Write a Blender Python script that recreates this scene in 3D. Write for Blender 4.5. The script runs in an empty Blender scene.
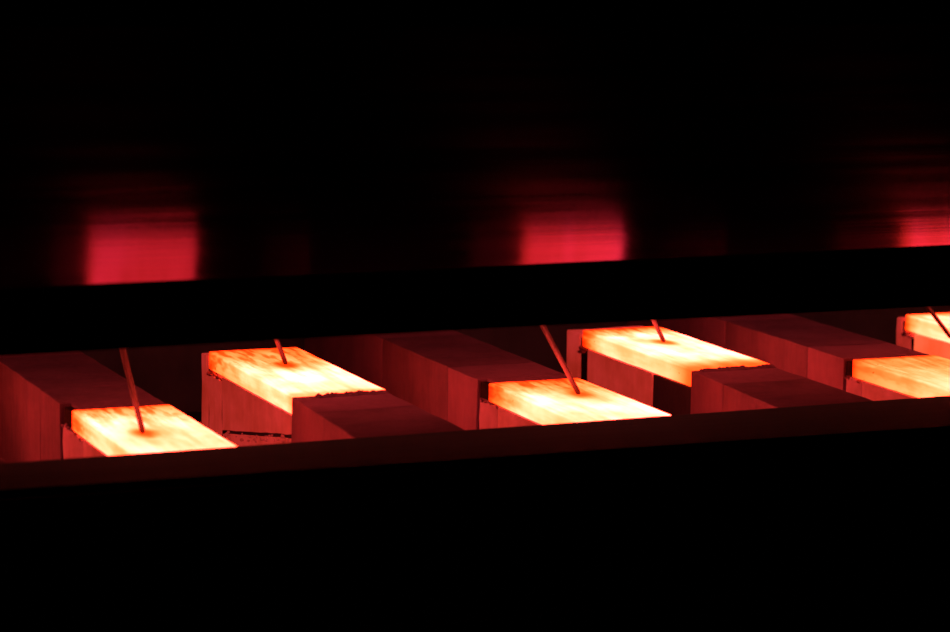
import bpy, bmesh, math, random
from mathutils import Vector, Matrix, noise

random.seed(7)
S = 0.5                                   # metres per layout unit
sc = bpy.context.scene
C = sc.collection

# ------------------------------------------------------------------ camera
F_PX = 2723.26
cam_loc = Vector((-2.9236, -11.5992, 2.2406))
yaw, pit, roll = -0.4003, 0.1527, 0.0165
Fv = Vector((-math.sin(yaw) * math.cos(pit), math.cos(yaw) * math.cos(pit), -math.sin(pit)))
Rv = Vector((math.cos(yaw), math.sin(yaw), 0))
Uv = Rv.cross(Fv)
R2 = math.cos(roll) * Rv + math.sin(roll) * Uv
U2 = -math.sin(roll) * Rv + math.cos(roll) * Uv
cd = bpy.data.cameras.new('camera')
cam = bpy.data.objects.new('camera', cd)
C.objects.link(cam)
m = Matrix((R2, U2, -Fv)).transposed().to_4x4()
m.translation = cam_loc * S
cam.matrix_world = m
cd.sensor_width = 36
cd.lens = F_PX / 950 * 36
cd.clip_end = 100
cd.dof.use_dof = True
cd.dof.focus_distance = 12.9 * S
cd.dof.aperture_fstop = 2.6
sc.camera = cam

# ------------------------------------------------------------------ world, exposure
w = bpy.data.worlds.new('world')
sc.world = w
w.use_nodes = True
w.node_tree.nodes['Background'].inputs[0].default_value = (0.6, 0.7, 1, 1)
w.node_tree.nodes['Background'].inputs[1].default_value = 0.00002
sc.view_settings.view_transform = 'Standard'
sc.view_settings.look = 'None'
sc.view_settings.gamma = 1
sc.view_settings.use_curve_mapping = False
sc.view_settings.exposure = 0.0
# nearly all light is given off by the glowing bars and the hot bricks (see glow())

# ------------------------------------------------------------------ node helpers
class NT:
    def __init__(self, name):
        self.m = bpy.data.materials.new(name)
        self.m.use_nodes = True
        self.n = self.m.node_tree.nodes
        self.l = self.m.node_tree.links
        self.b = self.n['Principled BSDF']
        self.tc = self.n.new('ShaderNodeTexCoord')
    def lk(self, v, s):
        if isinstance(v, (int, float)):
            s.default_value = v
        elif isinstance(v, tuple):
            s.default_value = v if len(v) == len(s.default_value) else v + (1,)
        else:
            self.l.new(v, s)
    def math(self, op, a, b=0.0, c=0.0, clamp=False):
        k = self.n.new('ShaderNodeMath'); k.operation = op; k.use_clamp = clamp
        self.lk(a, k.inputs[0]); self.lk(b, k.inputs[1])
        if op in ('MULTIPLY_ADD', 'COMPARE'): self.lk(c, k.inputs[2])
        return k.outputs[0]
    def add(self, a, b): return self.math('ADD', a, b)
    def sub(self, a, b): return self.math('SUBTRACT', a, b)
    def mul(self, a, b): return self.math('MULTIPLY', a, b)
    def step(self, v, a, b, lo=0.0, hi=1.0):
        k = self.n.new('ShaderNodeMapRange'); k.interpolation_type = 'SMOOTHSTEP'
        self.lk(v, k.inputs[0])
        for i, x in zip((1, 2, 3, 4), (a, b, lo, hi)): k.inputs[i].default_value = x
        return k.outputs[0]
    def coord(self, scale=(1, 1, 1), loc=(0, 0, 0)):
        k = self.n.new('ShaderNodeMapping')
        self.l.new(self.tc.outputs['Object'], k.inputs[0])
        k.inputs['Scale'].default_value = tuple(x / S for x in scale)
        k.inputs['Location'].default_value = loc
        return k.outputs[0]
    def noise(self, scale, loc=(0, 0, 0), detail=3, rough=.55):
        k = self.n.new('ShaderNodeTexNoise')
        self.l.new(self.coord(scale, loc), k.inputs['Vector'])
        k.inputs['Scale'].default_value = 1; k.inputs['Detail'].default_value = detail
        k.inputs['Roughness'].default_value = rough
        return k.outputs['Fac']
    def mix(self, f, a, b):
        k = self.n.new('ShaderNodeMix'); k.data_type = 'RGBA'
        self.lk(f, k.inputs[0]); self.lk(a, k.inputs[6]); self.lk(b, k.inputs[7])
        return k.outputs[2]
    def bump(self, h, dist, strength=1.0):
        k = self.n.new('ShaderNodeBump')
        k.inputs['Strength'].default_value = strength
        k.inputs['Distance'].default_value = dist * S
        self.l.new(h, k.inputs['Height'])
        self.l.new(k.outputs[0], self.b.inputs['Normal'])
    def heat(self, T, strength, green=1.0):
        """incandescence: colour and strength of the light a body at relative heat T gives off"""
        c = self.n.new('ShaderNodeCombineColor')
        self.l.new(self.math('POWER', T, 1.5), c.inputs[0])
        self.l.new(self.mul(self.math('POWER', T, 2.1), .053 * green), c.inputs[1])
        self.l.new(self.mul(self.math('POWER', T, 4.0), .036), c.inputs[2])
        self.l.new(c.outputs[0], self.b.inputs['Emission Color'])
        self.b.inputs['Emission Strength'].default_value = strength

def brick_mat(name, dark, light, rough=.9, soot=.5, seed=0.0, heat=0.0, green=1.0):
    t = NT(name)
    n1 = t.noise((3, 3, 3), (seed, 0, 0), 4)
    n2 = t.noise((26, 26, 5), (seed, 3, 0), 3)
    f = t.step(t.add(t.mul(n1, .75), t.mul(n2, .25)), .25, .75)
    t.lk(t.mix(f, dark, light), t.b.inputs['Base Color'])
    t.b.inputs['Roughness'].default_value = rough
    t.b.inputs['Specular IOR Level'].default_value = .25
    fine = t.noise((55, 55, 30), (0, seed, 0), 4, .7)
    t.bump(fine, .006, .6)
    if heat:
        t.heat(t.step(n1, .2, .8, .8, 1.15), 1.0, green)
        t.b.inputs['Emission Strength'].default_value = heat
    return t.m

M_brick = brick_mat('refractory_brick', (.125, .095, .175), (.23, .165, .30))
M_brick_b = brick_mat('refractory_brick_pale', (.18, .13, .24), (.30, .21, .39), seed=4)
M_tepid = brick_mat('tepid_brick', (.20, .15, .28), (.34, .25, .45), seed=11, heat=.2)
M_warm = brick_mat('hot_brick', (.20, .15, .26), (.36, .26, .44), seed=9, heat=.36)
M_hot = brick_mat('very_hot_brick', (.24, .20, .26), (.42, .34, .40), seed=14, heat=1.1, green=2.0)
M_shade_joint = brick_mat('recess_shade_and_joint', (.03, .04, .07), (.05, .06, .10), seed=21)  # shade of a recess put into the colour; also the dark bed joint
M_gap_shade = brick_mat('gap_shade_fill', (.006, .005, .005), (.014, .010, .010), seed=30)  # near-black, carries the shade of open slots and joints in its colour
M_bounce_roof = brick_mat('bounce_roof_brick', (.16, .20, .25), (.26, .32, .38), seed=2)  # unseen roof, tone set for the bounce light it throws down
M_wall = brick_mat('haze_lifted_wall', (.10, .17, .24), (.16, .26, .36), seed=5)  # green and blue raised to stand in for furnace haze
M_floor = brick_mat('ash_floor', (.03, .024, .024), (.07, .055, .055), seed=6)

def steel(name, col, rough, metal=1.0):
    t = NT(name)
    n = t.noise((1.5, 30, 30), (0, 0, 0), 3)
    t.lk(t.mix(t.step(n, .3, .7), tuple(c * .7 for c in col), col), t.b.inputs['Base Color'])
    t.b.inputs['Metallic'].default_value = metal
    t.b.inputs['Roughness'].default_value = rough
    t.b.inputs['Specular IOR Level'].default_value = .2
    t.bump(n, .002, .4)
    return t.m
M_steel = steel('blackened_steel', (.045, .036, .036), .75, 0.0)
M_sill = steel('scaled_sill_steel', (.009, .10, .12), .8, 0.0)

def hood_mat():
    t = NT('brushed_oxidised_sheet')
    n = t.noise((.12, 60, 60), (0, 0, 0), 4, .65)
    n2 = t.noise((.6, 9, 9), (3, 0, 0), 2, .5)
    t.lk(t.mix(t.step(n, .3, .7), (.0008, .0008, .010), (.0050, .0022, .019)), t.b.inputs['Base Color'])
    t.b.inputs['Metallic'].default_value = 1
    t.b.inputs['Specular Tint'].default_value = (.77, .62, .82, 1)
    t.lk(t.step(n2, .3, .7, .11, .15), t.b.inputs['Roughness'])
    t.bump(t.add(n, t.mul(n2, 1.5)), .0014, .4)
    return t.m
M_hood = hood_mat()

def rod_mat():
    t = NT('oxidised_probe_metal')
    n = t.noise((20, 20, 12), (0, 0, 0), 3)
    t.lk(t.mix(t.step(n, .3, .7), (.015, .012, .018), (.045, .03, .04)), t.b.inputs['Base Color'])
    t.b.inputs['Roughness'].default_value = .55
    t.b.inputs['Metallic'].default_value = .3
    t.bump(n, .002, .4)
    return t.m
M_rod = rod_mat()

def glow(name, W, L, back, back_lo, front=None, front_lo=.4, rod=(.2, -.5), side=.84, seed=0.0, strength=25, jag=.10, top_dim=0.0):
    """incandescent slab; local x 0..W, y 0..-L (0 = cooler far end), z 0 = top"""
    t = NT(name)
    sep = t.n.new('ShaderNodeSeparateXYZ')
    t.l.new(t.coord(), sep.inputs[0])
    x, y, z = sep.outputs
    d = t.mul(y, -1.0)                                  # distance from far end
    streak = t.noise((16, 1.6, 16), (seed, 0, 0), 3, .6)       # scale runs along the slab
    blot = t.noise((5, 3.0, 5), (seed, 5, 0), 4, .6)
    big = t.noise((2.2, 1.6, 2.2), (seed, 9, 0), 2, .5)
    dd = t.add(d, t.mul(t.sub(streak, .5), jag * 2.6))
    dd = t.add(dd, t.mul(t.sub(blot, .5), jag * 1.6))
    dd = t.sub(dd, t.mul(t.sub(x, W * .5), jag * 1.2))
    T = t.n.new('ShaderNodeMapRange'); t.l.new(dd, T.inputs[0])
    for i_, v_ in zip((1, 2, 3, 4), (0.0, back, back_lo, 1.0)): T.inputs[i_].default_value = v_
    T = T.outputs[0]
    drips = t.noise((34, 5, 20), (seed, 7, 0), 2, .5)
    T = t.mul(T, t.math('SUBTRACT', 1.0, t.mul(t.step(drips, .45, .62), t.mul(t.step(dd, back * .15, back * 1.0, jag * 4.2, 0), 1.0))))
    T = t.mul(T, t.step(d, 0.0, .07, .62, 1.0))         # very end is coolest
    if front:
        df = t.sub(L, d)
        T = t.mul(T, t.step(t.add(df, t.mul(t.sub(blot, .5), .08)), 0, front, front_lo, 1.0))
    T = t.mul(T, t.step(t.add(t.mul(blot, .5), t.mul(streak, .5)), .30, .62, .80, 1.04))
    T = t.mul(T, t.step(big, .3, .6, .88, 1.05))
    # cool spot where the probe touches
    rx = t.mul(t.sub(x, rod[0]), 1.0); ry = t.mul(t.sub(y, rod[1]), .62)
    rr = t.math('SQRT', t.add(t.mul(rx, rx), t.mul(ry, ry)))
    rr = t.add(rr, t.mul(t.sub(blot, .5), .05))
    T = t.mul(T, t.step(rr, .018, .085, .42, 1.0))
    T = t.mul(T, t.step(rr, .05, .19, .86, 1.0))
    # arrises and underside cool first
    ex = t.math('MINIMUM', x, t.sub(W, x))
    side_f = t.step(z, -.016, -.003, side, 1.0)
    T = t.mul(T, side_f)
    T = t.mul(T, t.math('MAXIMUM', t.step(t.math('SUBTRACT', W, x), -.004, .012, .6, 1.0), t.step(z, -.016, -.006, 1.0, 0.0)))
    T = t.mul(T, t.step(z, -.092, -.084, .8, 1.0))
    # small flakes of dark scale
    sc_ = t.noise((38, 22, 38), (seed, 2, 2), 2, .5)
    T = t.mul(T, t.step(t.add(sc_, t.mul(t.step(d, 0, back * 1.3, 0.08, 0), 1.0)), .73, .80, 1.0, .62))
    T = t.math('MAXIMUM', T, .03)
    t.heat(T, strength)
    t.b.inputs['Base Color'].default_value = (.10, .07, .06, 1)
    t.b.inputs['Roughness'].default_value = .8
    t.bump(t.add(streak, blot), .006, .5)
    return t.m

# ------------------------------------------------------------------ mesh helpers
def mesh_obj(name, bm, mat, parent=None, loc=(0, 0, 0), smooth=False):
    me = bpy.data.meshes.new(name)
    bmesh.ops.recalc_face_normals(bm, faces=bm.faces)
    bm.to_mesh(me); bm.free()
    me.transform(Matrix.Scale(S, 4))
    if smooth:
        for p in me.polygons: p.use_smooth = True
    me.materials.append(mat)
    o = bpy.data.objects.new(name, me)
    C.objects.link(o)
    o.location = Vector(loc) * S
    if parent: o.parent = parent
    return o

def tag(o, label=None, cat=None, group=None, kind=None):
    if label: o['label'] = label
    if cat: o['category'] = cat
    if group: o['group'] = group
    if kind: o['kind'] = kind
    return o

def empty(name, loc, label, cat, group=None):
    o = bpy.data.objects.new(name, None)
    o.empty_display_size = .05
    C.objects.link(o)
    o.location = Vector(loc) * S
    return tag(o, label, cat, group)

def box(x0, x1, y0, y1, z0, z1, bev=.006, n=(1, 1, 1), rough=0.0, seed=0, skew=None):
    """bevelled block, optionally cut into a grid whose points are nudged so that faces and arrises are uneven"""
    bm = bmesh.new()
    bmesh.ops.create_cube(bm, size=1)
    for v in bm.verts:
        v.co = Vector((x0 + (v.co.x + .5) * (x1 - x0), y0 + (v.co.y + .5) * (y1 - y0), z0 + (v.co.z + .5) * (z1 - z0)))
    for ax in range(3):
        lo, hi = ((x0, x1), (y0, y1), (z0, z1))[ax]
        for i in range(1, n[ax]):
            c = [0, 0, 0]; c[ax] = lo + (hi - lo) * i / n[ax]
            no = [0, 0, 0]; no[ax] = 1
            bmesh.ops.bisect_plane(bm, geom=bm.verts[:] + bm.edges[:] + bm.faces[:], plane_co=c, plane_no=no)
    if bev:
        es = [e for e in bm.edges if len(e.link_faces) == 2 and e.calc_face_angle() > 1]
        bmesh.ops.bevel(bm, geom=es, offset=bev, segments=2, profile=.6, affect='EDGES')
    if rough:
        for v in bm.verts:
            q = Vector((v.co.x * 9 + seed * 3.1, v.co.y * 9, v.co.z * 9))
            edge = 1.0
            v.co += noise.noise_vector(q) * rough
            v.co += noise.noise_vector(q * 3.7) * rough * .6
    if skew:
        for v in bm.verts: v.co = Vector(skew(v.co))
    return bm

# ------------------------------------------------------------------ layout
XL = [0.0, 1.001, 2.0, 3.044, 3.982, 4.983]
WD = [.443, .452, .459, .44, .475, .46]
ZB = -.62                       # floor
PW = 0.088                      # slab thickness
TOPG = [.008, .022, .008, .024, .008, .022]

# ------------------------------------------------------------------ setting
f = mesh_obj('floor', box(-4, 9, -1.9, 3.2, ZB - .1, ZB, bev=0, n=(12, 5, 1), rough=.0), M_floor); tag(f, kind='structure')
f = mesh_obj('ceiling_bounce', box(-4, 9, -.95, .25, .42, .60, bev=.01), M_bounce_roof); tag(f, kind='structure')  # unseen ceiling, added and stepped to shape bounce light on the block tops
f = mesh_obj('ceiling_bounce', box(-4, 9, .25, 3.2, .80, .90, bev=0), M_wall); tag(f, kind='structure')
f = mesh_obj('ceiling_bounce', box(-4, 9, -1.32, -.95, .74, .84, bev=0), M_wall); tag(f, kind='structure')
f = mesh_obj('ceiling_bounce', box(-4, 9, .24, .30, .60, .82, bev=0), M_wall); tag(f, kind='structure')
f = mesh_obj('ceiling_bounce', box(-4, 9, -.97, -.91, .60, .76, bev=0), M_wall); tag(f, kind='structure')
wb = mesh_obj('wall_back', box(-4, 9, 2.75, 2.9, ZB, .76, bev=0), M_wall); tag(wb, kind='structure')
wf = mesh_obj('wall_front', box(-6, 11, -1.775, -1.66, -2.4, -.012, bev=0), M_steel); tag(wf, kind='structure')
wt = mesh_obj('wall_upper', box(-6, 11, -2.90, -2.80, 1.80, 3.8, bev=0), M_steel); tag(wt, kind='structure')

# sill and lintel run very slightly askew of the row, as in the photograph
def sill_skew(co):
    x, y, z = co
    back = -1.262 + (x + .56) * .0274
    front = -1.738 - (x + .667) * .0095
    f_ = (y + 1.75) / .5
    return (x, front + (back - front) * f_, z)
bm = box(-4, 9, -1.75, -1.25, -.06, .02, bev=.005, n=(26, 4, 1))
for v in bm.verts:
    v.co = Vector(sill_skew(v.co))
    if v.co.z > 0: v.co.z += noise.noise(Vector((v.co.x * 2, v.co.y * 5, 0))) * .003
sill = mesh_obj('sill_plate', bm, M_sill)
tag(sill, 'dull brown steel sill plate running along the near ends of the glowing slabs', 'sill')

bm = box(-5, 10, -1.78, -1.70, 0, 1, bev=0, n=(24, 1, 1))
for v in bm.verts:
    x = v.co.x
    zb = .5462 - .00036 * x - .0125 * max(0, min(1.6, (1.0 - x) / 1.6))
    zt = .7805 + .00525 * x
    v.co.z = zb if v.co.z < .5 else zt
es = [e for e in bm.edges if len(e.link_faces) == 2 and e.calc_face_angle() > 1]
bmesh.ops.bevel(bm, geom=es, offset=.006, segments=2, affect='EDGES')
lintel = mesh_obj('lintel_beam', bm, M_steel)
tag(lintel, 'black steel beam crossing the whole view above the glowing slabs', 'beam')

# hood of slanted sheets leaning out over the lintel
TH = math.radians(36.8)
hood = empty('hood', (2, -1.456, .8), 'slanted dark metal hood above the black beam mirroring the glow in red patches', 'hood')
def hood_panel(x0, x1, k):
    bm = bmesh.new()
    n_up = Vector((0, -math.cos(TH), math.sin(TH)))
    nrm = Vector((0, -math.sin(TH), -math.cos(TH)))
    base = Vector((0, 0, 0))
    vs = []
    for dz in (0, -.02):
        for s in (-.15, 1.75):
            for x in (x0, x1):
                vs.append(bm.verts.new(base + Vector((x - 2, 0, 0)) + n_up * s + nrm * dz))
    a = vs
    for q in ((0, 1, 3, 2), (4, 6, 7, 5), (0, 4, 5, 1), (2, 3, 7, 6), (0, 2, 6, 4), (1, 5, 7, 3)):
        bm.faces.new([a[i] for i in q])
    return mesh_obj('panel', bm, M_hood, hood)
seams = [-5.0, -2.35, .515, 2.95, 5.4, 8.4]
for k in range(len(seams) - 1):
    hood_panel(seams[k], seams[k + 1], k)

# ------------------------------------------------------------------ piers of brick
piers = []
pier_labels = [
    'brick pier of the leftmost glowing slab, long dark block running back behind it',
    'brick pier second from the left, its near block plain and slab glowing behind',
    'brick pier in the middle with long dark block behind the central glowing slab',
    'brick pier right of the middle, dark recess under its far glowing slab',
    'brick pier second from the right, long dark block behind its near glowing slab',
    'brick pier at the right edge, only its orange-lit far end in view']
for k in range(6):
    piers.append(empty('brick_pier', (XL[k], 0, ZB), pier_labels[k], 'pier', 'brick piers in a row'))

def brick(k, y0, y1, z0, z1, mat=M_brick, dx=(0, 0), rough=.0035, n=None, bev=.006, name='brick', label=None, skew=None, bmfix=None):
    x0, x1 = dx[0], WD[k] + dx[1]
    if n is None: n = (3, max(2, int((y1 - y0) / .09)), 3)
    bm = box(x0, x1, y0, y1, z0 - ZB, z1 - ZB, bev=bev, n=n, rough=rough, seed=random.random() * 9, skew=skew)
    if bmfix: bmfix(bm)
    o = mesh_obj(name, bm, mat, piers[k])
    if label: o['label'] = label
    return o

G = .004
def crumbs(k, pts, mat, size=.012):
    """loose crumbs of mortar lying along a joint: one joined part"""
    bm = bmesh.new()
    for (x, y, z, s) in pts:
        r = bmesh.ops.create_icosphere(bm, subdivisions=1, radius=s)
        for v in r['verts']:
            v.co = Vector((v.co.x * random.uniform(.7, 1.3), v.co.y * random.uniform(.7, 1.6), v.co.z * random.uniform(.6, 1.1))) + Vector((x, y, z - ZB))
            v.co += noise.noise_vector(v.co * 60) * s * .4
    o = mesh_obj('mortar_crumbs', bm, mat, piers[k])
    tag(o, kind='stuff')

slabs = {}
# near-slab columns 0, 2, 4 : long dark blocks behind, glowing slab in front
gap = {0: .205, 2: .139, 4: .085}
for k in (0, 2, 4):
    g = gap[k]
    brick(k, .362, 1.25, ZB, 0, M_brick)
    brick(k, 1.255, 2.45, ZB, 0, M_brick_b)
    brick(k, 0, .358, ZB, 0, M_brick_b if k else M_brick)
    zg = TOPG[k] - PW
    brick(k, -g + .010, -.003, ZB, 0, M_brick if k == 0 else M_brick_b, dx=(.05, 0), n=(3, 2, 3), rough=.002, bev=.003)
    # near-black fill added so the open slot behind the slab stays dark
    brick(k, -g + .012, -.006, zg - .004, -.012, M_gap_shade, dx=(.014, .052 - WD[k]), rough=.006, n=(2, 2, 2), name='dark_gap_fill', label='near-black fill standing in for shade in the slot behind the slab')
    ya = {0: -.112, 2: -.012, 4: -.02}[k]
    yb = {0: -.385, 2: -.243, 4: -.178}[k]
    if ya < -.05:
        brick(k, ya + .002, -.008, ZB, zg - .012, M_tepid, dx=(.012, 0), rough=.006, n=(2, 2, 6))
    brick(k, yb + .005, ya - .006, ZB, zg - .010, M_tepid, dx=(.004, 0), rough=.007, n=(3, 4, 6))
    brick(k, -.82, yb - .006, ZB, zg - .003, M_warm, rough=.003)
    brick(k, -1.22, -.825, ZB, zg - .003, M_warm, rough=.003)
    crumbs(k, [(random.uniform(-.002, .03), random.uniform(yb, -.01), zg + random.uniform(-.016, -.004), random.uniform(.005, .012)) for _ in range(22)], M_brick_b)

# far-slab columns 1, 3, 5
yend = {1: (1.012, -.24), 3: (1.066, -.166), 5: (1.046, -.2)}
def taper_left(k, amt):
    def f(co):
        x, y, z = co
        t = max(0, (-y - .2)) / 1.0
        return (x - amt * t * max(0, 1 - x / WD[k]), y, z)
    return f
for k in (1, 3, 5):
    yb, yf = yend[k]
    zg = TOPG[k] - PW
    outer = {1: 1.135, 3: 1.256, 5: 1.135}[k]
    brick(k, yb + .04, outer, ZB, -.004, M_warm, rough=.004, n=(3, 2, 8))
    j = {1: .815, 3: 1.03, 5: .975}[k]
    if k != 3:
        brick(k, j + .022, yb + .024, ZB, zg - .03 if k == 1 else zg - .012, M_warm, rough=.008, n=(3, 3, 8), dx=(.004, 0))
    else:
        brick(k, 1.035, 1.10, ZB, zg - .03, M_tepid, rough=.006, n=(3, 2, 8), dx=(.02, 0))
    crumbs(k, [(random.uniform(-.006, .02), random.uniform(j, yb + .03), zg + random.uniform(-.03, -.008), random.uniform(.006, .016)) for _ in range(14)], M_brick_b)
    mb = M_hot if k == 5 else M_warm
    brick(k, j - .04, j + .06, ZB, zg - .03, M_gap_shade, dx=(.014, -.02), n=(2, 2, 6), name='dark_gap_fill', label='black fill standing in for shade in the upright joint')  # fill added to darken the open upright joints
    brick(k, yb + .012, yb + .06, ZB, -.02, M_gap_shade, dx=(.014, -.02), n=(2, 2, 6), name='dark_gap_fill', label='black fill standing in for shade in the upright joint')
    if k == 1:
        # upper course ends on a slanting ragged joint, rubble under it
        def slant_low(bm):
            for v in bm.verts:
                z = v.co.z + ZB
                if z < -.3:
                    t = (v.co.y + .24) / 1.03
                    v.co.z = -.155 - .175 * t + noise.noise(Vector((v.co.y * 14, 2, 0))) * .012 - ZB
        def slant_up(bm):
            for v in bm.verts:
                z = v.co.z + ZB
                if z > -.2:
                    t = (v.co.y + .24) / 1.03
                    v.co.z = -.174 - .175 * t + noise.noise(Vector((v.co.y * 14, 2, 0))) * .014 - ZB
        brick(k, yf + .004, .80, -.4, zg - .003, mb, n=(2, 14, 1), bmfix=slant_low, rough=.004)
        brick(k, yf + .004, .80, ZB, -.1, mb, n=(2, 14, 1), bmfix=slant_up, rough=.005, dx=(.006, 0))
        brick(k, -.2, .76, -.42, -.14, M_shade_joint, n=(1, 4, 1), dx=(.02, -.04), name='dark_gap_fill', label='dark crumbled bed joint')
        pts = []
        for _ in range(34):
            y = random.uniform(-.22, .79); t = (y + .24) / 1.03
            pts.append((random.uniform(-.006, .006), y, -.168 - .175 * t + random.uniform(-.03, .008), random.uniform(.004, .011)))
        crumbs(k, pts, M_tepid)
    elif k == 3:
        brick(k, .252, 1.0, ZB, zg - .003, mb, rough=.003)
        brick(k, yf + .006, .246, ZB, zg - .006, M_shade_joint, rough=.003, dx=(.004, -.02), label='near-black fill standing in for shade in the recess under the near end of the slab')  # fills the open recess, its shade put into the dark colour
    else:
        brick(k, -.2, .95, ZB, zg - .003, mb, rough=.004)
    # near blocks
    if k != 5:
        jn = {1: -.60, 3: -.535}[k]
        sk = taper_left(k, .055 if k == 1 else .075)
        tz = .014
        brick(k, jn + .002, yf - .002, ZB, tz, M_brick_b, rough=.003, skew=sk)
        brick(k, -1.235, jn - .002, ZB, tz, M_brick, rough=.003, skew=sk)
    else:
        brick(k, -1.16, yf - .004, ZB, .0, M_brick, rough=.003)

# near block of the pier outside the left edge, whose corner shows at the bottom left
pz = empty('brick_pier', (-1.0, 0, ZB), 'dark near block at the bottom left corner of the opening', 'pier', 'brick piers in a row')
piers.append(pz); WD.append(.478); XL.append(-1.0)
brick(6, -1.25, -.6, ZB, .012, M_brick)
brick(6, -.596, -.21, ZB, .012, M_brick_b)
brick(6, -.2, 1.0, ZB, -.078, M_warm)

# ragged scale standing up along the joint between slab and near block
def ridge(k, y, z, h, x0, x1, seed):
    bm = bmesh.new()
    N = 44
    rows = []
    for i in range(N + 1):
        x = x0 + (x1 - x0) * i / N
        q = noise.noise(Vector((x * 11, seed, 0))) * .5 + .5
        q2 = abs(noise.noise(Vector((x * 47, seed + 4, 0))))
        hh = h * (.25 + .75 * q) * (1 if i not in (0, N) else .1) + h * .7 * q2
        yy = y + noise.noise(Vector((x * 20, seed + 9, 0))) * .012
        rows.append([bm.verts.new((x, yy + a, z - ZB + b)) for a, b in ((.012, -.012), (.007, hh * .8), (0, hh), (-.012, hh * .75), (-.03, hh * .3), (-.04, -.006))])
    for i in range(N):
        for j in range(5):
            bm.faces.new((rows[i][j], rows[i + 1][j], rows[i + 1][j + 1], rows[i][j + 1]))
        bm.faces.new((rows[i][5], rows[i + 1][5], rows[i + 1][0], rows[i][0]))
    bm.faces.new(rows[0]); bm.faces.new(list(reversed(rows[-1])))
    o = mesh_obj('mortar_ridge', bm, M_brick, piers[k])
    o['label'] = 'ragged dark ridge of scale on the joint in front of the slab'
ridge(1, -.262, .012, .020, .10, WD[1] - .004, 3.3)
ridge(3, -.188, .012, .020, .03, WD[3] - .002, 8.1)

# ------------------------------------------------------------------ glowing slabs
specs = {
    0: dict(y=-.205, L=1.03, back=.42, back_lo=.50, rod=(.151, -.600), seed=1, label='glowing slab nearest the left edge, white-hot up to the sill, probe on it'),
    1: dict(y=1.012, L=1.248, back=.70, back_lo=.44, front=.10, front_lo=.75, rod=(.237, -.475), seed=6, label='glowing slab second from left, set further back behind a plain dark block'),
    2: dict(y=-.139, L=1.07, back=.42, back_lo=.44, rod=(.277, -.402), seed=12, label='glowing slab in the middle reaching the sill, long slanted probe on it'),
    3: dict(y=1.066, L=1.228, back=.30, back_lo=.36, front=.26, front_lo=.42, rod=(.231, -.485), seed=17, label='white-hot slab right of the middle, set back, orange front rim above dark recess'),
    4: dict(y=-.085, L=1.09, back=.95, back_lo=.47, rod=(.3, -3), jag=.04, seed=23, label='orange to white glowing slab at the lower right, no probe in view'),
    5: dict(y=1.046, L=1.24, back=.16, back_lo=.55, front=.1, front_lo=.7, rod=(-.16, -3), jag=.04, seed=29, label='glowing slab in the top right corner of the row, cut by the frame'),
}
specs[6] = dict(y=1.012, L=1.2, back=.4, back_lo=.5, rod=(.2, -.5), seed=33, label='glowing slab on the pier just outside the left edge of the view')
TOPG.append(.02)
for k, s in specs.items():
    W = WD[k]
    mat = glow('incandescent_slab', W, s['L'], s['back'], s['back_lo'], s.get('front'), s.get('front_lo', .4), s['rod'], seed=s['seed'], jag=s.get('jag', .10))
    bm = box(0, W, -s['L'], 0, -PW, 0, bev=.007, n=(6, 16, 1), rough=.002, seed=k)
    o = mesh_obj('glowing_slab', bm, mat, None, (XL[k], s['y'], TOPG[k]))
    tag(o, s['label'], 'slab', 'glowing slabs on the piers')

# ------------------------------------------------------------------ probe rods
rods = [(0, (.151, -.804), (.065, -.804, .365), 'long dark red probe rod standing on the leftmost slab', .0118),
        (1, (1.238, .537), (1.187, .537, .138), 'short probe rod on the second slab from the left', .0112),
        (2, (2.277, -.541), (2.09, -.541, .332), 'long strongly slanted probe rod on the central slab', .0118),
        (3, (3.275, .581), (3.203, .581, .142), 'short probe rod on the white-hot slab right of the middle', .0112),
        (5, (4.823, .338), (4.668, .338, .185), 'slanted probe rod crossing the slab at the top right corner', .0112)]
for k, (bx, by), tp, lab, rad in rods:
    b = Vector((bx, by, TOPG[k])); t = Vector(tp)
    if k == 5: b = Vector((4.823, .338, .01)) ; 
    dirv = (t - Vector((bx, by, .01))).normalized()
    top = b + dirv * ((.76 - b.z) / dirv.z)
    Ln = (top - b).length
    r = empty('probe_rod', b, lab, 'rod', 'probe rods on the slabs')
    bm = bmesh.new()
    rings = [(0, .55), (.006, .85), (.014, 1), (Ln * .5, 1), (Ln, 1)]
    q = dirv.to_track_quat('Z', 'Y')
    prev = None
    for h, rr in rings:
        ring = [bm.verts.new(q @ Vector((math.cos(a) * rad * rr, math.sin(a) * rad * rr, h))) for a in [2 * math.pi * i / 14 for i in range(14)]]
        if prev:
            for i in range(14): bm.faces.new((prev[i], prev[(i + 1) % 14], ring[(i + 1) % 14], ring[i]))
        else: bm.faces.new(ring)
        prev = ring
    bm.faces.new(prev)
    mesh_obj('shaft', bm, M_rod, r, smooth=True)
